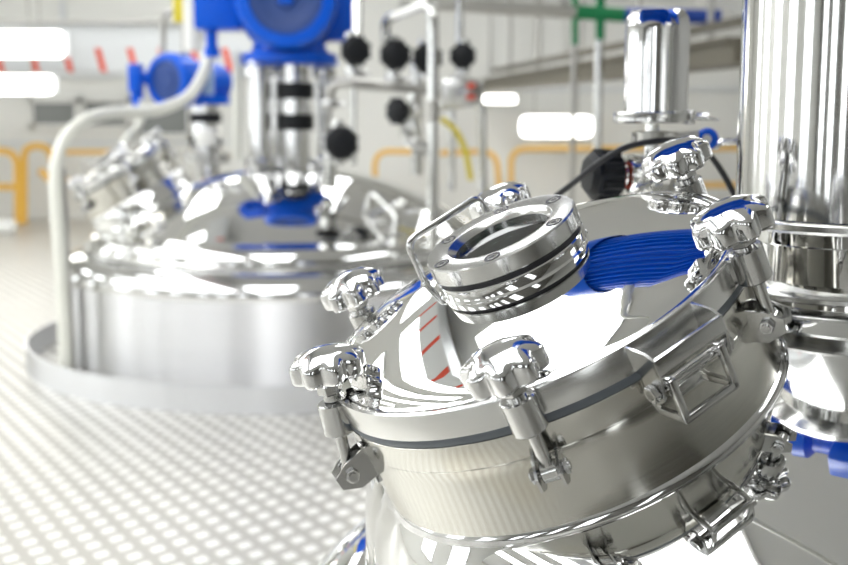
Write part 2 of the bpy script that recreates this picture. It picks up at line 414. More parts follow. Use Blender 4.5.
def make_hinge(t, ang):
    """hinge at the rim; frame: x outwards, y round the rim, z along the axis"""
    F = Matrix.Rotation(ang, 4, 'Z') @ Matrix.Translation((RL, 0, 0))
    h = BM()
    poly = [(-0.006, 0.033), (0.024, 0.030), (0.036, 0.024), (0.036, 0.006), (0.028, -0.022), (0.012, -0.030), (0.004, -0.022), (0.004, 0.004), (-0.006, 0.006)]
    for y in (-0.044, 0.041): add_prism(h, poly, y, y+0.003, F)
    add_box(h, (0.0330, 0, 0.015), (0.008, 0.088, 0.020), 0.003, F)
    o = obj('hinge', h, 'satin', t)
    k = BM()
    for y in (-0.0320, 0.0320):
        add_box(k, (0.0325, y, -0.027), (0.007, 0.008, 0.048), 0.0015, F)
        add_box(k, (0.012, y, -0.047), (0.044, 0.006, 0.008), 0.001, F)
        add_box(k, (0.024, y, -0.006), (0.018, 0.006, 0.010), 0.001, F)
    add_box(k, (0.0325, 0, -0.048), (0.007, 0.070, 0.008), 0.0015, F)
    obj('hinge_link', k, 'satin', o)
    p = BM(); add_cyl(p, F @ Vector((0.020, -0.052, -0.012)), F @ Vector((0.020, 0.052, -0.012)), 0.0055, 20)
    obj('hinge_pin', p, 'chrome', o)
    for yy in (-0.052, 0.0445):
        n = BM(); hexnut(n, F @ Vector((0.020, yy, -0.012)), F.to_3x3() @ Vector((0, 1, 0)), 0.0095, 0.0075); obj('hinge_nut', n, 'chrome', o)
    b = BM(); add_box(b, (0.008, -0.004, -0.030), (0.014, 0.034, 0.012), 0.001, F)
    obj('hinge_stop', b, 'rim', o)
def make_neck(t, flare):
    nk = revp('manhole_neck', t, 'neck', [(0.215, -0.0048), (0.2475, -0.0048), (RL-0.0005, -0.006), (RL-0.0005, -0.034), (0.2490, -0.0355), (0.2484, -0.037), (0.2478, -0.050), (0.2464, -NECK_L+0.025), (0.2464, -NECK_L)], 160)
    revp('weld_bead', nk, 'chrome', [(0.2450, -NECK_L+0.007), (0.2480, -NECK_L+0.004), (0.2512, -NECK_L), (0.2516, -NECK_L-0.003), (0.2490, -NECK_L-0.007), (0.2440, -NECK_L-0.008)], 160)
    if flare: revp('flared_collar', nk, 'mirror', flare, 160, sharp=60)
    return nk
def motor(t, yaw, s=1.0, box_side=1, back=0.26, ext=0.0):
    """blue geared motor lying on top of an agitator stand; t's origin is the stand's top, motor axis along local -y after yaw"""
    R = Matrix.Rotation(yaw, 4, 'Z') @ Matrix.Scale(s, 4)
    f = BM(); add_revolve(f, [(0, 0), (0.24, 0), (0.25, 0.01), (0.25, 0.035), (0.20, 0.05), (0.17, 0.14), (0, 0.14)], 48, R)
    m = obj('geared_motor', f, 'blue', t)
    ax = R @ axis_mat((0, back, 0.30), (0, -1, 0)); axe = ax @ Matrix.Translation((0, 0, ext))
    g = BM(); add_revolve(g, [(0, -0.06), (0.20, -0.06), (0.235, -0.02), (0.235, 0.10), (0.275, 0.12), (0.275, 0.17), (0.22, 0.19), (0, 0.19)], 56, ax)
    obj('gearbox', g, 'blue', m)
    b = BM(); nf = 40
    ring = []
    for i in range(nf*4):
        a = 2*PI*i/(nf*4); r = 0.232 if (i % 4) < 2 else 0.210
        ring.append((r*math.cos(a), r*math.sin(a)))
    lo = [b.verts.new((x, y, 0.19)) for x, y in ring]; hi = [b.verts.new((x, y, 0.46+ext)) for x, y in ring]
    for i in range(len(lo)): j = (i+1) % len(lo); b.faces.new((lo[i], lo[j], hi[j], hi[i]))
    b.faces.new(lo[::-1]); b.faces.new(hi)
    bmesh.ops.transform(b, matrix=ax, verts=b.verts[:])
    obj('ribbed_housing', b, 'blue', m)
    c = BM(); add_revolve(c, [(0.25, 0.44), (0.255, 0.45), (0.255, 0.56), (0.235, 0.595), (0.185, 0.60), (0.18, 0.585)], 56, axe)
    obj('fan_cover', c, 'blue', m)
    c = BM(); add_revolve(c, [(0.185, 0.583), (0.13, 0.586), (0.12, 0.580), (0.06, 0.583), (0.05, 0.592), (0, 0.594)], 48, axe)
    obj('fan_grille', c, 'blue_dark', m)
    c = BM(); add_box(c, (0, 0, 0.597), (0.07, 0.07, 0.012), 0.004, axe)
    obj('grille_badge', c, 'blue', m)
    bx = box_side
    tb = BM(); add_box(tb, (-0.36*bx, 0.02, 0.33), (0.24, 0.24, 0.34), 0.015, R); obj('terminal_box', tb, 'blue', m)
    gl = BM(); add_cyl(gl, R @ Vector((-0.40*bx, -0.02, 0.16)), R @ Vector((-0.40*bx, -0.02, 0.03)), 0.032*s, 20, 0.028*s)
    add_cyl(gl, R @ Vector((-0.40*bx, -0.02, 0.07)), R @ Vector((-0.40*bx, -0.02, 0.02)), 0.042*s, 8); obj('cable_gland', gl, 'blue', m)
    sb = BM(); add_box(sb, (0.26*bx, 0.10, 0.26), (0.14, 0.20, 0.30), 0.012, R); obj('brake_box', sb, 'blue', m)
    return m
def octa_valve(name, label, p, face, s=1.0, group=None, stub=(0, 0, -1), stub2=None):
    """hand valve: black octagonal wheel facing 'face', steel bonnet and body with pipe stubs"""
    t = thing(name, label, 'valve', p, group)
    A = axis_mat((0, 0, 0), face)
    def S(pr): return [(r*s, z*s) for r, z in pr]
    b = BM(); add_revolve(b, S([(0, 0.068), (0.060, 0.066), (0.078, 0.058), (0.088, 0.045), (0.090, 0.005), (0.082, -0.006), (0.03, -0.010), (0, -0.010)]), 8, A)
    for i in range(8):
        a = 2*PI*(i+.5)/8; add_cyl(b, A @ Vector((0.082*s*math.cos(a), 0.082*s*math.sin(a), 0.0)), A @ Vector((0.082*s*math.cos(a), 0.082*s*math.sin(a), 0.05*s)), 0.014*s, 10)
    obj('hand_wheel', b, 'black', t)
    revp('bonnet', t, 'pipe', S([(0, -0.005), (0.035, -0.005), (0.035, -0.04), (0.055, -0.045), (0.055, -0.075), (0.045, -0.08), (0.045, -0.10), (0, -0.10)]), 24, A)
    bd = BM(); c = A @ Vector((0, 0, -0.12*s))
    add_revolve(bd, S([(0, 0.05), (0.035, 0.04), (0.05, 0.0), (0.035, -0.04), (0, -0.05)]), 20, Matrix.Translation(c))
    for d in ([stub] + ([stub2] if stub2 else [])):
        d = Vector(d); add_cyl(bd, c, c+d*0.12*s, 0.026*s, 16); add_cyl(bd, c+d*0.085*s, c+d*0.11*s, 0.042*s, 20)
    obj('valve_body', bd, 'pipe', t)
    return t

# ------------------------------------------------------------------ front tank
SC = Vector((0.131, 1.344, CAMZ-0.232))                 # centre of the seam under the lid
nz = Vector((-0.4028, -0.1822, 0.8970)).normalized()
nx = Vector((0.90606, 0.05940, 0.41895)); nx = (nx-nz*nx.dot(nz)).normalized(); ny = nz.cross(nx)
MH = Matrix.Translation(SC) @ Matrix((nx, ny, nz)).transposed().to_4x4()
RC = 1.0
apex = SC - nz*(NECK_L-0.028)
cen = apex - nz*RC                                      # centre of the dome's crown sphere, on the tank's vertical axis
AX, AY, ZTOP = cen.x, cen.y, cen.z+RC
def dome_z(r): return cen.z+math.sqrt(RC*RC-r*r)
t = thing('mixing_tank', 'large polished steel tank in front carrying the tilted manhole neck', 'tank', (AX, AY, 0))
RD = 0.60; kr = 0.13
prof = [(0.12, dome_z(0.12))]+[(r, dome_z(r)) for r in [0.12+0.02*i for i in range(1, 25)]]
a0 = math.asin(RD/RC); kc = (RD-kr*math.sin(a0), dome_z(RD)-kr*math.cos(a0))
prof = [q for q in prof if q[0] < RD-0.005]
for i in range(0, 17):
    a = a0+(PI/2-a0)*i/16; prof.append((kc[0]+kr*math.sin(a), kc[1]+kr*math.cos(a)))
RK, ZK = prof[-1]
prof += [(RK, ZK-0.10)]
revp('dome', t, 'mirror', prof, 160, sharp=60)
zj = ZK-0.10
revp('jacket', t, 'mirror', [(RK-0.01, zj+0.01), (RK+0.02, zj+0.005), (RK+0.06, zj-0.01), (RK+0.09, zj-0.04), (RK+0.10, zj-0.09), (RK+0.10, 0.0)], 128, sharp=60)
nk = make_neck(t, [(0.2460, -NECK_L-0.004), (0.2520, -NECK_L-0.010), (0.2660, -NECK_L-0.024), (0.284, -NECK_L-0.046), (0.302, -NECK_L-0.080), (0.318, -NECK_L-0.13), (0.328, -NECK_L-0.20)])
nk.matrix_local = t.matrix_world.inverted() @ MH
FRONT = t
lid = make_lid('mirror polished round lid on the front tank with a round sight glass', MH)
make_hinge(lid, math.radians(290.5))

clamp_specs = [(190.5, 0.010, -0.006, 'swing clamp with star knob at the lower left end of the front lid'),
               (255.2, 0.0, 0.0, 'swing clamp with star knob at the near edge of the front lid, facing the camera'),
               (321.0, -0.002, 0.002, 'swing clamp with star knob right of the hinge, in front of the steel column'),
               (23.0, 0.0, 0.0, 'swing clamp with star knob at the back of the front lid, below the chrome jar'),
               (135.8, 0.0, 0.0, 'swing clamp with star knob at the upper left of the front lid'),
               (82.0, 0.0, 0.0, 'swing clamp whose star knob peeks out behind the sight glass')]
def clamp_mat(base, deg): return base @ Matrix.Rotation(math.radians(deg), 4, 'Z') @ Matrix.Translation((RL, 0, 0))
proto = None
for deg, dk, db, lab in clamp_specs:
    m = clamp_mat(MH, deg)
    if proto is None: c = proto = make_clamp(lab, KN, m)
    else: c = dup(proto, m, lab)
    c['dk'] = dk; c['db'] = db; c['tilt'] = -13.0 if deg == 190.5 else 0.0; c['out'] = 0.006 if deg == 190.5 else 0.0
bpy.context.view_layer.update()
for o in list(C.objects):
    if 'dk' in o.keys() and o.type == 'EMPTY':
        P0 = Matrix.Translation((0.0165+o['out'], 0, -0.046+o['db']))
        for ch in o.children:
            n = ch.name.split('.')[0]
            dz = {'star_knob': o['dk'], 'threaded_sleeve': o['dk']*0.6}.get(n, 0.0)
            if n in ('star_knob', 'threaded_sleeve', 'barrel', 'swing_bolt'):
                off_ = Matrix.Translation((0.013 if n == 'star_knob' else 0.0, 0, 0))
                ch.matrix_local = P0 @ Matrix.Rotation(math.radians(o['tilt']), 4, 'Y') @ Matrix.Translation((-0.0165, 0, 0.046+dz)) @ off_
            else: ch.location = (o['out'], 0, o['db'])
        for k in ('dk', 'db', 'tilt', 'out'): del o[k]

# steel column on the front tank's crown, with the motor on top
def zc(py, Y=1.40): return at(800, py, Y).z
cr = 0.160
t = thing('agitator', 'tall polished steel column standing on the crown of the front tank', 'agitator', (AX, AY, ZTOP))
z = lambda py: zc(py)-ZTOP
HT = 1.745-ZTOP
revp('column', t, 'column', [(cr, z(224)), (cr, HT-0.04), (cr+0.05, HT-0.035), (cr+0.05, HT), (0, HT)], 96)
revp('upper_flange', t, 'rim', [(0, z(225)), (cr+0.012, z(225)), (cr+0.016, z(227)), (cr+0.016, z(233)), (cr+0.012, z(236)), (0, z(236))], 96)
revp('neck_band', t, 'mirror', [(cr-0.006, z(236)), (cr-0.006, z(250)), (cr-0.010, z(252)), (cr-0.012, z(290)), (cr-0.002, z(297))], 96)
revp('lower_flange', t, 'rim', [(0, z(297)), (cr+0.020, z(297)), (cr+0.025, z(299)), (cr+0.025, z(303)), (cr+0.02, z(305)), (0, z(305))], 96)
revp('foot_ring', t, 'mirror', [(cr+0.016, z(304)), (cr+0.018, z(328)), (cr+0.024, dome_z(cr+0.024)-ZTOP-0.004)], 96)
mt = motor(t, math.radians(-122), 0.74, 1, 0.02, 0.30)
mt.location = (0, 0, HT)

tag(tubep('cable_conduit', None, 'cream', smooth_path([(0.13, 1.66, 1.98), (0.06, 1.53, 2.06), (0.05, 1.42, 2.35), (0.18, 1.2, 3.0), (0.40, 0.9, 4.0), (0.45, 0.85, ZC)], 8), 0.015), 'cream conduit mirrored in the front lid, rising to the ceiling', 'conduit')
# ------------------------------------------------------------------ fittings behind the lid, on the front tank
YV = 1.98
def V(px, py, Y=YV): return at(px, py, Y)
p = V(652, 123); p.z = dome_z(math.hypot(p.x-AX, p.y-AY))
t = thing('sight_lamp', 'tall shiny chrome jar lamp on a thin pipe behind the front lid', 'lamp', p)
def zr(py): return V(652, py).z-p.z
px_m = 1/ (FPX/YV)
revp('lamp_jar', t, 'chrome', [(31*px_m, zr(113)), (31.5*px_m, zr(30)), (30*px_m, zr(18)), (26*px_m, zr(11)), (0, zr(10))], 64, Matrix.Translation((3*px_m, 0, 0)))
revp('lamp_flange', t, 'satin', [(0, zr(112)), (37*px_m, zr(112)), (38*px_m, zr(114)), (38*px_m, zr(121)), (36*px_m, zr(123)), (0, zr(123))], 48)
b = BM(); d = px_m
add_box(b, (34*d, -10*d, zr(117)), (10*d, 14*d, 14*d), 0.002); add_cyl(b, (34*d, -14*d, zr(117)), (62*d, -16*d, zr(119.5)), 3*d, 10, 1.2*d); add_cyl(b, (40*d, -14*d, zr(116)), (52*d, -15*d, zr(116)), 4*d, 8)
obj('clamp_screw', b, 'chrome', t)
cylp('stem', t, 'pipe', (0, 0, zr(124)), (0, 0, 0), 7*d)
b = BM(); add_cyl(b, (0, 0, zr(144)), (0, 0, zr(131)), 17*d, 24, None, 0.002); add_box(b, (16*d, -8*d, zr(137)), (14*d, 12*d, 11*d), 0.002); add_cyl(b, (20*d, -8*d, zr(137)), (44*d, -10*d, zr(134)), 4*d, 12); add_cyl(b, (-16*d, 0, zr(137)), (-20*d, 0, zr(137)), 5*d, 8)
obj('pipe_clamp', b, 'dull', t)
# black knob valve to the left of the pipe
q = V(603, 175, 1.96)
t = thing('hand_valve', 'black octagonal hand knob on a steel valve behind the front lid', 'valve', q)
A = axis_mat((0, 0, 0), (-1, -0.25, 0.03))
b = BM(); add_revolve(b, [(0, -0.028), (0.034, -0.028), (0.041, -0.022), (0.044, 0.006), (0.041, 0.020), (0.030, 0.029), (0, 0.031)], 8, A)
for i in range(8):
    a = 2*PI*(i+.5)/8; add_cyl(b, A @ Vector((0.038*math.cos(a), 0.038*math.sin(a), -0.022)), A @ Vector((0.038*math.cos(a), 0.038*math.sin(a), 0.012)), 0.008, 10)
obj('hand_knob', b, 'black', t)
revp('red_band', t, 'red', [(0.02, -0.0285), (0.024, -0.0285), (0.024, -0.033), (0.02, -0.033)], 24, A)
revp('bonnet', t, 'pipe', [(0, -0.028), (0.018, -0.028), (0.018, -0.038), (0.032, -0.040), (0.035, -0.045), (0.035, -0.062), (0.028, -0.066), (0.028, -0.075), (0.036, -0.078), (0.036, -0.092), (0, -0.092)], 32, A)
p2 = Vector((0.105, 0.03, 0)); b = BM(); zt = dome_z(math.hypot(q.x+p2.x-AX, q.y+p2.y-AY))-q.z
add_cyl(b, (p2.x, p2.y, 0.036), (p2.x, p2.y, zt), 0.022, 24); add_cyl(b, (0.075, 0.02, 0), (p2.x, p2.y, 0), 0.028, 24)
obj('valve_body', b, 'dull', t)
# blue plug and pipe
q = V(707, 139, 2.02)
t = thing('capped_pipe', 'short steel pipe with a round blue end cap behind the chrome jar stem', 'pipe', q)
revp('end_cap', t, 'blue', [(0.008, 0.006), (0.015, 0.007), (0.019, 0.003), (0.019, -0.012), (0.010, -0.014), (0, -0.014)], 32, axis_mat((0, 0, 0), (-0.3, -1, 0)))
revp('cap_centre', t, 'white', [(0, 0.004), (0.0085, 0.004), (0.0085, -0.004)], 24, axis_mat((0, 0, 0), (-0.3, -1, 0)))
e = V(742, 141, 2.05)-q; e2 = V(684, 142, 2.02)-q
tubep('pipe', t, 'pipe', [(0.004, 0.014, 0), V(716, 146, 2.05)-q, V(722, 142, 2.05)-q, e, V(790, 139, 2.06)-q], 0.007)
tubep('branch', t, 'dull', [(0, 0.012, 0.0), e2, V(664, 141, 1.99)-q], 0.010)
cab = smooth_path([V(556, 196, 1.93), V(572, 184, 1.92), V(596, 165, 1.90), V(622, 149, 1.89), V(650, 142, 1.90), V(676, 141, 1.90), V(700, 147, 1.92), V(716, 163, 1.95), V(732, 190, 1.97), V(742, 215, 1.98), V(748, 250, 1.98)], 8)
tag(tubep('cable', None, 'cable', cab, 0.0052), 'black electric cable looping across the pipes behind the front lid', 'cable')

# ------------------------------------------------------------------ rear tank
RX, RY, RR = -0.83, 7.44, 1.43
t = thing('mixing_tank', 'big blurred steel tank at the rear inside a round floor kerb', 'tank', (RX, RY, 0))
zs = at(293, 297, RY-RR).z
revp('shell', t, 'shell', [(RR, -0.01), (RR, zs-0.02)], 128)
revp('shoulder', t, 'chrome', [(RR, zs-0.03), (RR+0.008, zs-0.01), (RR, zs+0.03), (RR-0.05, zs+0.085), (RR-0.12, zs+0.11), (RR-0.17, zs+0.115)], 128, sharp=60)
zd = zs+0.115; ztop2 = 1.19; rb = 1.26
hh = ztop2-zd-0.10; Rr = (rb*rb*0.86+hh*hh)/(2*hh)
def rdome(r): return ztop2-(Rr-math.sqrt(Rr*Rr-r*r))
pr = [(rb, zd-0.01), (rb+0.005, zd+0.03), (rb-0.01, zd+0.07)]
rr0 = 1.16
pr += [(1.225, zd+0.105), (rr0, rdome(rr0))]+[(rr0*(1-i/24), rdome(rr0*(1-i/24))) for i in range(1, 25)]
revp('dome', t, 'mirror', pr, 128, sharp=60)
b = BM(); add_revolve(b, [(rb+0.02, zd+0.0), (rb+0.035, zd+0.015), (rb+0.02, zd+0.03), (rb-0.01, zd+0.03)], 128); obj('dome_band', b, 'rim', t)
for px, Y in ((385, 6.75), (245, 6.2), (330, 6.3)):
    pass
# lifting lug (bent rod) on the dome's right
def on_dome(x, y): return Vector((x, y, rdome(math.hypot(x, y))))
l0, l1 = on_dome(0.50, -0.72), on_dome(0.66, -0.90)
tubep('lifting_lug', t, 'pipe', round_path([l0-Vector((0, 0, .02)), l0+Vector((0.03, 0, 0.10)), l1+Vector((0.02, 0, 0.12)), l1-Vector((0, 0, .02))], 0.06), 0.018)
# its manhole
r1 = 0.98; az = math.radians(187)
pb = on_dome(r1*math.cos(az), r1*math.sin(az))
sl = Vector((math.cos(az)*r1, math.sin(az)*r1, math.sqrt(Rr*Rr-r1*r1))).normalized()
bz = Vector((-0.50, -0.10, 0.86)).normalized()
bx = bz.cross(Vector((0, 0, 1))).normalized(); by = bz.cross(bx)
sc2 = Vector((RX, RY, 0))+pb+bz*0.25+Vector((0.06, 0, 0.02))
MR = Matrix.Translation(sc2) @ Matrix((bx, by, bz)).transposed().to_4x4() @ Matrix.Scale(1.30, 4)
nk2 = make_neck(t, [(0.246, -NECK_L-0.004), (0.255, -NECK_L-0.02), (0.270, -NECK_L-0.10), (0.275, -NECK_L-0.22)])
nk2.matrix_local = t.matrix_world.inverted() @ MR
make_lid('blurred manhole lid tilted to the left on the rear tank', MR)
places = ['lowest at the left end', 'at the near lower edge', 'at the near right edge', 'at the upper right', 'at the upper left', 'at the far side']
for deg, pl_ in zip((190, 250, 310, 10, 130, 70), places):
    dup(proto, clamp_mat(MR, deg), 'blurred clamp knob on the rear manhole lid, ' + pl_, 'lid clamps of the rear tank')

# kerb ring round the rear tank
RKB = 1.64
zk = 0.15
t = revp('floor_kerb', None, 'kerb', [(RKB, 0.001), (RKB, zk), (RKB-0.012, zk), (RKB-0.012, 0.001)], 160)
t.location = (RX, RY, 0); tag(t, 'low round steel kerb ring on the floor around the rear tank', 'kerb')

# agitator stand and motor of the rear tank
zb = 1.14; zt = at(290, 62, RY).z
t = thing('agitator', 'big blue motor on a steel stand on top of the rear tank', 'motor', (RX, RY, zb))
H = zt-zb
m1 = 1/(FPX/RY)
def off(px): return (px-293)*m1
b = BM(); add_revolve(b, [(0, -0.02), (0.27, -0.02), (0.27, 0.03), (0.15, 0.05), (0.13, 0.10), (0, 0.10)], 48); obj('stand_base', b, 'chrome', t)
for px, yy, r in ((266, -0.16, 0.07), (256, 0.14, 0.045), (324, 0.12, 0.05), (279, 0.10, 0.06)):
    b = BM(); add_cyl(b, (off(px), yy, 0.04), (off(px), yy, 0.10), r+0.035, 24, None, 0.01); add_cyl(b, (off(px), yy, H-0.10), (off(px), yy, H-0.03), r+0.025, 24, None, 0.01); add_cyl(b, (off(px), yy, 0), (off(px), yy, H), r, 24); obj('pillar', b, 'chrome', t)
b = BM(); add_cyl(b, (off(299), -0.12, 0.0), (off(299), -0.12, H), 0.085, 32); add_cyl(b, (off(299), -0.12, H*0.45), (off(299), -0.12, H*0.62), 0.10, 32)
obj('shaft', b, 'chrome', t)
for py in (91, 122):
    zz = at(299, py, RY-.1).z-zb
    b = BM(); add_revolve(b, [(0.09, -0.05), (0.115, -0.048), (0.115, 0.048), (0.09, 0.05)], 32, Matrix.Translation((off(299), -0.12, zz))); obj('coupling_band', b, 'black', t)
b = BM(); add_revolve(b, [(0, H-0.02), (0.30, H-0.02), (0.30, H+0.0), (0, H+0.0)], 48); obj('top_plate', b, 'blue', t)
mt = motor(t, math.radians(4), 1.18); mt.location = (0, -0.05, H)

# second motor further back
q = at(205, 102, 9.6)
t = thing('agitator', 'smaller blue motor further back, left of the big motor', 'motor', (q.x, q.y, at(205, 165, 9.6).z))
H2 = q.z-at(205, 165, 9.6).z
b = BM(); add_cyl(b, (0, 0, -t.location.z), (0, 0, H2), 0.11, 24); add_cyl(b, (0, 0, 0.02), (0, 0, 0.1), 0.20, 24); obj('stand', b, 'chrome', t)
for zz in (H2*0.35, H2*0.75):
    b = BM(); add_cyl(b, (0, -0.0, zz-0.04), (0, 0, zz+0.04), 0.13, 24); obj('coupling_band', b, 'black', t)
A = axis_mat((0, 0, 0.16+H2), (-0.5, -0.86, 0.0))
g = BM(); add_revolve(g, [(0, -0.18), (0.14, -0.18), (0.16, -0.10), (0.16, 0.20), (0.205, 0.24), (0.215, 0.42), (0.20, 0.45), (0.16, 0.46), (0.15, 0.44)], 40, A); obj('motor_housing', g, 'blue', t)
g = BM(); add_revolve(g, [(0.152, 0.445), (0.09, 0.45), (0.08, 0.462), (0, 0.465)], 32, A); obj('fan_grille', g, 'blue_dark', t)
g = BM(); add_cyl(g, (0, 0, H2-0.02), (0, 0, H2+0.06), 0.2, 32); obj('motor_foot', g, 'blue', t)
g = BM(); qq = at(136, 78, 9.3)-Vector(t.location); add_box(g, qq, (0.10, 0.16, 0.22), 0.02); add_cyl(g, qq+Vector((0, 0, -0.1)), qq+Vector((0.02, 0, -0.24)), 0.05, 16); add_cyl(g, qq, qq+Vector((0.3, 0.15, 0)), 0.05, 12); obj('terminal_box', g, 'blue', t)
b = BM(); add_box(b, at(196, 82, 9.35)-Vector(t.location), (0.28, 0.02, 0.2), 0.005); obj('rating_plate', b, 'blue_pale', t)

# cream conduit from the big motor to the kerb, beside a thin steel post
gp = at(208, 52, 7.35)
pts = [gp+Vector((0, 0, 0.06)), gp, at(205, 70, 7.3), at(190, 95, 7.2), at(165, 108, 7.1), at(140, 112, 7.0), at(110, 113, 6.8), at(85, 120, 6.6), at(66, 137, 6.5), at(57, 160, 6.45), at(55, 185, 6.43)]
pts = smooth_path(pts, 6)
xk = at(66, 372, 6.40)
tag(tubep('cable_conduit', None, 'cream', pts+[xk+Vector((0, 0, 0.3)), Vector((xk.x, xk.y, 0.0))], 0.036, 14), 'cream flexible conduit arching from the big blue motor to the kerb', 'conduit')
p0, p1 = at(62, 168, 6.55), at(72, 362, 6.55)
tag(cylp('conduit_post', None, 'dull', (p1.x, p1.y, 0), p0, 0.022), 'thin grey steel post beside the cream conduit', 'post')
q0 = at(143, 100, 9.2)
tag(tubep('cable_conduit', None, 'cream', smooth_path([q0, at(142, 115, 9.2), at(137, 128, 9.2), at(128, 136, 9.1), at(120, 150, 9.0)], 6), 0.03), 'short cream conduit hanging under the smaller blue motor', 'conduit')

# ------------------------------------------------------------------ valves and pipes on the rear tank
YP = 6.95
W = lambda px, py, Y=YP: at(px, py, Y)
octa_valve('hand_valve', 'black octagonal hand wheel nearest the big blue motor, leftmost of the row', W(355, 51, 6.75), (0.25, -1, 0), 0.95, None, (0, 0, -1), (0, 0, 1))
octa_valve('hand_valve', 'black octagonal hand wheel under the bent end of the tall pipe', W(395, 55, 6.75), (0.15, -1, 0), 0.98, None, (0, 0, -1), (0, 0, 1))
octa_valve('hand_valve', 'black hand wheel half hidden behind the tall vertical pipe', W(427, 58, 7.0), (0.1, -1, 0), 0.98, None, (0, 0, -1), (0, 0, 1))
octa_valve('hand_valve', 'black octagonal hand wheel above the box with red buttons', W(463, 56, 7.0), (-0.1, -1, 0), 0.86, None, (0, 0, -1), (0, 0, 1))
octa_valve('hand_valve', 'black hand wheel turned to the left below the row of wheels', W(400, 111, 6.8), (-0.75, -0.65, 0), 0.85, None, (0, 0, -1), (0, 0, 1))
octa_valve('hand_valve', 'big black hand wheel standing on the dome of the rear tank', W(341, 143, 6.6), (0.2, -1, 0), 1.05, None, (0, 0, -1), (0, 0, 1))
def pipe(name, label, pts, r, rad=0.10, mat='pipe', cat='pipe', group=None):
    return tag(tubep(name, None, mat, round_path(pts, rad), r, 16), label, cat, group)
Yv = 6.9
pipe('steel_pipe', 'tall steel pipe with a rounded elbow bent over the black wheels', [W(433, 250, 6.3), W(433, 60, 6.3), W(433, 1, 6.3), W(386, 18, 6.6), W(386, 42, 6.85)], 0.029, 0.10, 'pipe')
for py in (104, 153):
    pass
t = thing('pipe_clamp', 'dark brown sleeve on the tall pipe', 'clamp', W(433, 111, 6.3)); cylp('sleeve', t, 'dull', (0, 0, -0.055), (0, 0, 0.055), 0.034)
pipe('steel_pipe', 'level dull pipe running below the row of black wheels', [W(330, 110, 7.0), W(330, 82, 7.0), W(428, 90, 7.0), W(470, 92, 7.0)], 0.030, 0.09, 'dull')
pipe('steel_pipe', 'steel pipe rising from the leftmost black wheel', [W(357, -30, 7.0), W(357, 60, 6.9)], 0.032)
pipe('steel_pipe', 'steel pipe rising from the rightmost black wheel', [W(460, -30, 7.12), W(460, 90, 7.12)], 0.022)
pipe('steel_pipe', 'thin steel pipe between the dome and the level pipe', [W(354, 165, 7.0), W(354, 85, 7.0)], 0.016)
pipe('steel_pipe', 'steel pipe with a rounded corner ending in front of the yellow rail', [W(440, 107, 7.2), W(482, 100, 7.2), W(483, 192, 7.2)], 0.026, 0.08)
pipe('steel_pipe', 'straight pipe standing behind the tall pipe on the rear dome', [W(417, 175, 7.3), W(417, 60, 7.3)], 0.035, 0.1, 'pipe')
pipe('steel_pipe', 'steel pipe under the big black wheel entering the rear dome', [W(330, 188, 6.75), W(330, 150, 6.75)], 0.040)
pipe('steel_pipe', 'bright vertical pipe between the two blue motors', [W(237, 160, 7.4), W(237, 52, 7.4)], 0.028, 0.1, 'cream')
pipe('steel_pipe', 'curved pipe bend below the left turned wheel', [W(405, 118, 6.95), W(408, 142, 6.95), W(430, 150, 6.95)], 0.04, 0.12)
pipe('steel_pipe', 'slim pipe standing right of the tall pipe', [W(452, 190, 7.6), W(452, 108, 7.6)], 0.02)
for px, py, Yc, lab in ((355, 74, 6.87, 'clamp ring under the leftmost black wheel'), (395, 80, 6.88, 'clamp ring under the second black wheel'), (460, 80, 7.12, 'clamp ring under the rightmost black wheel'), (330, 104, 7.0, 'clamp ring left of the big black wheel')):
    t = thing('pipe_clamp', 'bright steel ' + lab, 'clamp', W(px, py, Yc)); revp('ring', t, 'chrome', [(0.02, -0.02), (0.05, -0.02), (0.055, 0), (0.05, 0.02), (0.02, 0.02)], 24); cylp('screw', t, 'chrome', (0.05, -0.02, 0), (0.09, -0.02, 0), 0.012)
t = thing('control_box', 'small grey box with two red buttons below a black wheel', 'control box', W(462, 92, 7.0))
boxp('housing', t, 'rim', (0, 0, 0), (0.24, 0.10, 0.14), 0.01)
for zz in (0.035, -0.03): boxp('button', t, 'red', (0.05, -0.055, zz), (0.05, 0.02, 0.03), 0.004)
boxp('label_plate', t, 'white', (-0.145, -0.03, 0.05), (0.06, 0.02, 0.09), 0.004)
pipe('hose', 'yellow hose hanging down right of the tall pipe', smooth_path([W(441, 118, 7.1), W(455, 130, 7.1), W(465, 150, 7.1), W(471, 180, 7.1)], 5), 0.018, 0.01, 'yellow_hose', 'hose')
t = thing('nozzle', 'white pipe stub on the rear dome left of the motor stand', 'pipe', W(208, 165, 7.3))
b = BM(); add_cyl(b, (0, 0, 0), (0, 0, 0.12), 0.06, 24); add_cyl(b, (0, 0, 0.08), (0, 0, 0.12), 0.09, 24); obj('stub', b, 'chrome', t)
b = BM(); add_revolve(b, [(0, 0.07), (0.06, 0.05), (0.075, 0), (0.06, -0.05), (0, -0.07)], 24, Matrix.Translation((0, -0.02, 0.16))); obj('cap', b, 'white', t)
for px, py, r in ((270, 150, 0.06), (315, 160, 0.06), (285, 148, 0.05)):
    pass

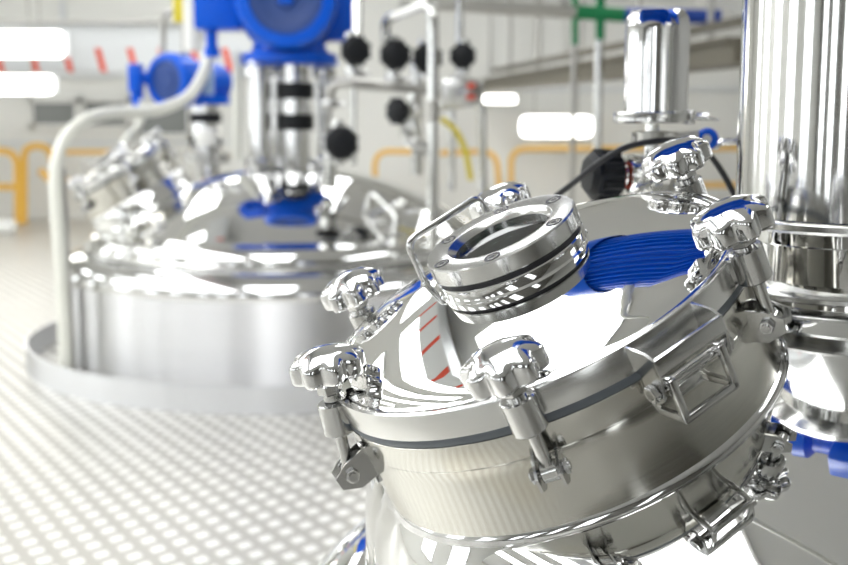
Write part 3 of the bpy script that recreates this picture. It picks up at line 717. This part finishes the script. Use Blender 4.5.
# ------------------------------------------------------------------ far background
# beam with red stripes
x0, z0, x1, z1 = rect(-60, 22, 262, 72, 15.0)
t = thing('striped_beam', 'pale grey overhead beam marked with red slanting stripes', 'beam', ((x0+x1)/2, 15.0, z0))
boxp('beam', t, 'panel', (0, 0.15, (z1-z0)/2), (x1-x0, 0.3, z1-z0), 0.01)
boxp('flange', t, 'dull', (0, 0.12, z1-z0), (x1-x0, 0.4, 0.05))
for px in (-36, -2, 33, 67, 100, 132, 163, 195, 227):
    a, c = at(px-2.5, 48, 15.0), at(px+4, 72, 15.0)
    b = BM(); w_ = 0.075; xa, xc = a.x-(x0+x1)/2, c.x-(x0+x1)/2; za, zc_ = a.z-z0, max(0.0, c.z-z0)
    vs1 = [(xa-w_/2, za), (xa+w_/2, za), (xc+w_/2, zc_), (xc-w_/2, zc_)]
    add_prism(b, vs1, -0.006, -0.001); obj('stripe', b, 'red', t)
t = thing('striped_beam', 'white overhead beam with red stripes mirrored in the front lid', 'beam', (-2.5, 4.0, 4.1))
boxp('beam', t, 'panel', (0, 0, 0.1), (0.42, 9.0, 0.2), 0.005)
boxp('rod', t, 'dull', (0, 0, 0.35), (0.04, 8.0, 0.30))
for k in range(7):
    b = BM(); add_prism(b, [(-0.19, -0.006), (0.19, -0.006), (0.19, -0.001), (-0.19, -0.001)], -4.2+k*1.25, -4.02+k*1.25); obj('stripe', b, 'red', t)
def wall_lamp(px0, py0, px1, py1, Y, label):
    x0, z0, x1, z1 = rect(px0, py0, px1, py1, Y); H = z1-z0; L = x1-x0
    t = thing('wall_lamp', label, 'lamp', ((x0+x1)/2, Y, (z0+z1)/2))
    b = BM(); add_box(b, (0, 0.09, 0), (L+0.04, 0.06, H*1.05), 0.01); obj('housing', b, 'panel', t)
    b = BM(); add_box(b, (0, 0, 0), (L, H*0.6, H), H*0.28); obj('diffuser', b, 'tube', t)
    bm_ = BM(); 
    for sx in (-1, 1): add_cyl(bm_, (sx*L*0.3, 0.10, H*0.5), (sx*L*0.3, 0.10, ZC-(z0+z1)/2), 0.012, 8)
    obj('hanger', bm_, 'dull', t)
wall_lamp(-70, 31, 65, 57, 14.2, 'upper of the two long bright lamps at the left, before the striped beam')
wall_lamp(-70, 75, 54, 94, 14.4, 'lower of the two long bright lamps at the left')
wall_lamp(521, 116, 592, 137, 16.6, 'long bright lamp low on the white wall behind the chrome jar')
wall_lamp(484, 95, 516, 103, 16.3, 'small bright lamp below the cable tray')
# cable tray and its rail
def seg_box(bm, p, q, wd, ht):
    p, q = Vector(p), Vector(q); d = q-p; L = d.length
    R = Matrix.Translation((p+q)/2) @ Matrix.Rotation(math.atan2(d.y, d.x), 4, 'Z')
    add_box(bm, (0, 0, 0), (L, wd, ht), 0, R)
pa, pb2 = at(760, 50, 7.5), at(487, 87, 16.9)
pb2.z = pa.z
t = thing('cable_tray', 'long dull overhead cable tray running back along the right side', 'cable tray', pa)
o = Vector(pa)
b = BM(); seg_box(b, pa-o, pb2-o, 0.34, 0.16); obj('tray', b, 'tray', t)
b = BM(); seg_box(b, pa-o+Vector((0.1, 0, 0.22)), pb2-o+Vector((0.1, 0, 0.22)), 0.06, 0.06); obj('upper_rail', b, 'tray', t)
b = BM(); seg_box(b, pa-o+Vector((-0.2, 0, 0.07)), pb2-o+Vector((-0.2, 0, 0.07)), 0.03, 0.03); obj('wire', b, 'tray', t)
for f_ in (0.12, 0.3, 0.5, 0.7, 0.88):
    c = (pa-o).lerp(pb2-o, f_); b = BM(); add_cyl(b, c+Vector((0.1, 0, 0)), c+Vector((0.1, 0, ZC-pa.z)), 0.025, 10); obj('hanger', b, 'dull', t)
x0, z0, x1, z1 = rect(492, -90, 732, 62, YB)
window(4, 492, 4, 560, 66, 'white', 3)
# overhead pipe with green and blue bands and its two drops
t = thing('overhead_pipe', 'overhead pipe painted grey, green and blue with two drop pipes', 'pipe', at(640, 14, 9.0))
o = Vector(t.location)
P_ = lambda px, py, Y=9.0: at(px, py, Y)-o
tubep('grey_length', t, 'dull', [P_(400, 2), P_(576, 12)], 0.05)
tubep('green_length', t, 'green', [P_(576, 12), P_(624, 15)], 0.055)
tubep('blue_length', t, 'bluepipe', [P_(624, 15), P_(720, 17)], 0.055)
tubep('drop_pipe', t, 'dull', [P_(575, 12), P_(575, 12)-Vector((0, 0, at(575, 12, 9.0).z))], 0.022); tubep('drop_pipe', t, 'pipe', [P_(600, 12), P_(600, 12)-Vector((0, 0, at(600, 12, 9.0).z))], 0.032)
tubep('green_sleeve', t, 'green', [P_(576, -40), P_(575, 45)], 0.026); tubep('green_sleeve', t, 'green', [P_(601, -40), P_(600, 40)], 0.036)
x0, z0, x1, z1 = rect(718, -60, 800, 20, 9.0)
b = BM(); add_prism(b, [(0, 0.16), (0.18, 0), (0.9, 0), (0.9, 0.6), (-0.15, 0.6), (-0.15, 0.30)], 0, 0.6)
t = obj('air_duct', b, 'white', None); t.location = (x0, 9.0, z0); tag(t, 'white air duct corner at the top beside the steel column', 'duct')
struct('trim_9', 'panel', (2.4, YB-0.05, 3.2), (5.0, 0.1, 0.12))
b = BM(); add_box(b, (0, 0, 0), (0.16, 0.05, 0.5), 0.005); t = obj('warning_sign', b, 'yellow_hose'); t.location = at(184, -12, 9.0); tag(t, 'narrow yellow panel left of the big blue motor', 'sign')
b = BM(); add_cyl(b, (0, 0, -0.3), (0, 0, 0.3), 0.07, 20); t = obj('white_post', b, 'white'); t.location = at(193, 8, 8.6); tag(t, 'white post end beside the yellow panel', 'post')
# brown pipes behind the smaller motor
pipe('thin_pipe', 'thin brown bent pipe above the smaller blue motor', [at(163, 60, 9.6), at(163, 12, 9.6), at(184, 12, 9.6), at(184, 90, 9.6)], 0.025, 0.05, 'dull')

# yellow guard rails
def rail(label, runs, r=0.032, Y=16.5):
    t = thing('guard_rail', label, 'railing', at(runs[0][0][0], 224, Y))
    o = Vector(t.location); o.z = 0; t.location = o
    for k, run in enumerate(runs):
        P = []
        for px, py in run:
            q = at(px, py, Y)-o
            if py >= 215: q.z = 0.0
            P.append(q)
        b = BM(); add_tube(b, round_path(P, 0.22, 8), r, 12); obj('rail' if k == 0 else 'loop', b, 'yellow', t)
rail('yellow guard rail at the far left with rounded loops', [[(-60, 151), (17, 151), (18, 222)], [(24, 222), (24, 146), (50, 146), (62, 222)], [(-60, 187), (17, 187)], [(40, 170), (60, 190)]], 0.05)
rail('yellow guard rail behind the tall pipe', [[(375, 222), (375, 151), (432, 152)], [(440, 153), (496, 151), (503, 222)]], 0.04)
rail('yellow guard rail on the right behind the chrome jar', [[(511, 222), (511, 149), (740, 148)], [(600, 185), (740, 185)]], 0.04)
rail('yellow rail piece behind the cream conduit', [[(62, 152), (150, 152), (152, 222)], [(62, 176), (90, 200), (110, 222)]], 0.035)
q = at(8, 228, 15.0); t = thing('floor_pipe', 'white pipe end lying low at the far left of the floor', 'pipe', (q.x, q.y, 0)); b = BM(); add_cyl(b, (-1.2, 0, 0.09), (0.10, 0, 0.09), 0.09, 24, None, 0.02); obj('pipe_end', b, 'white', t)
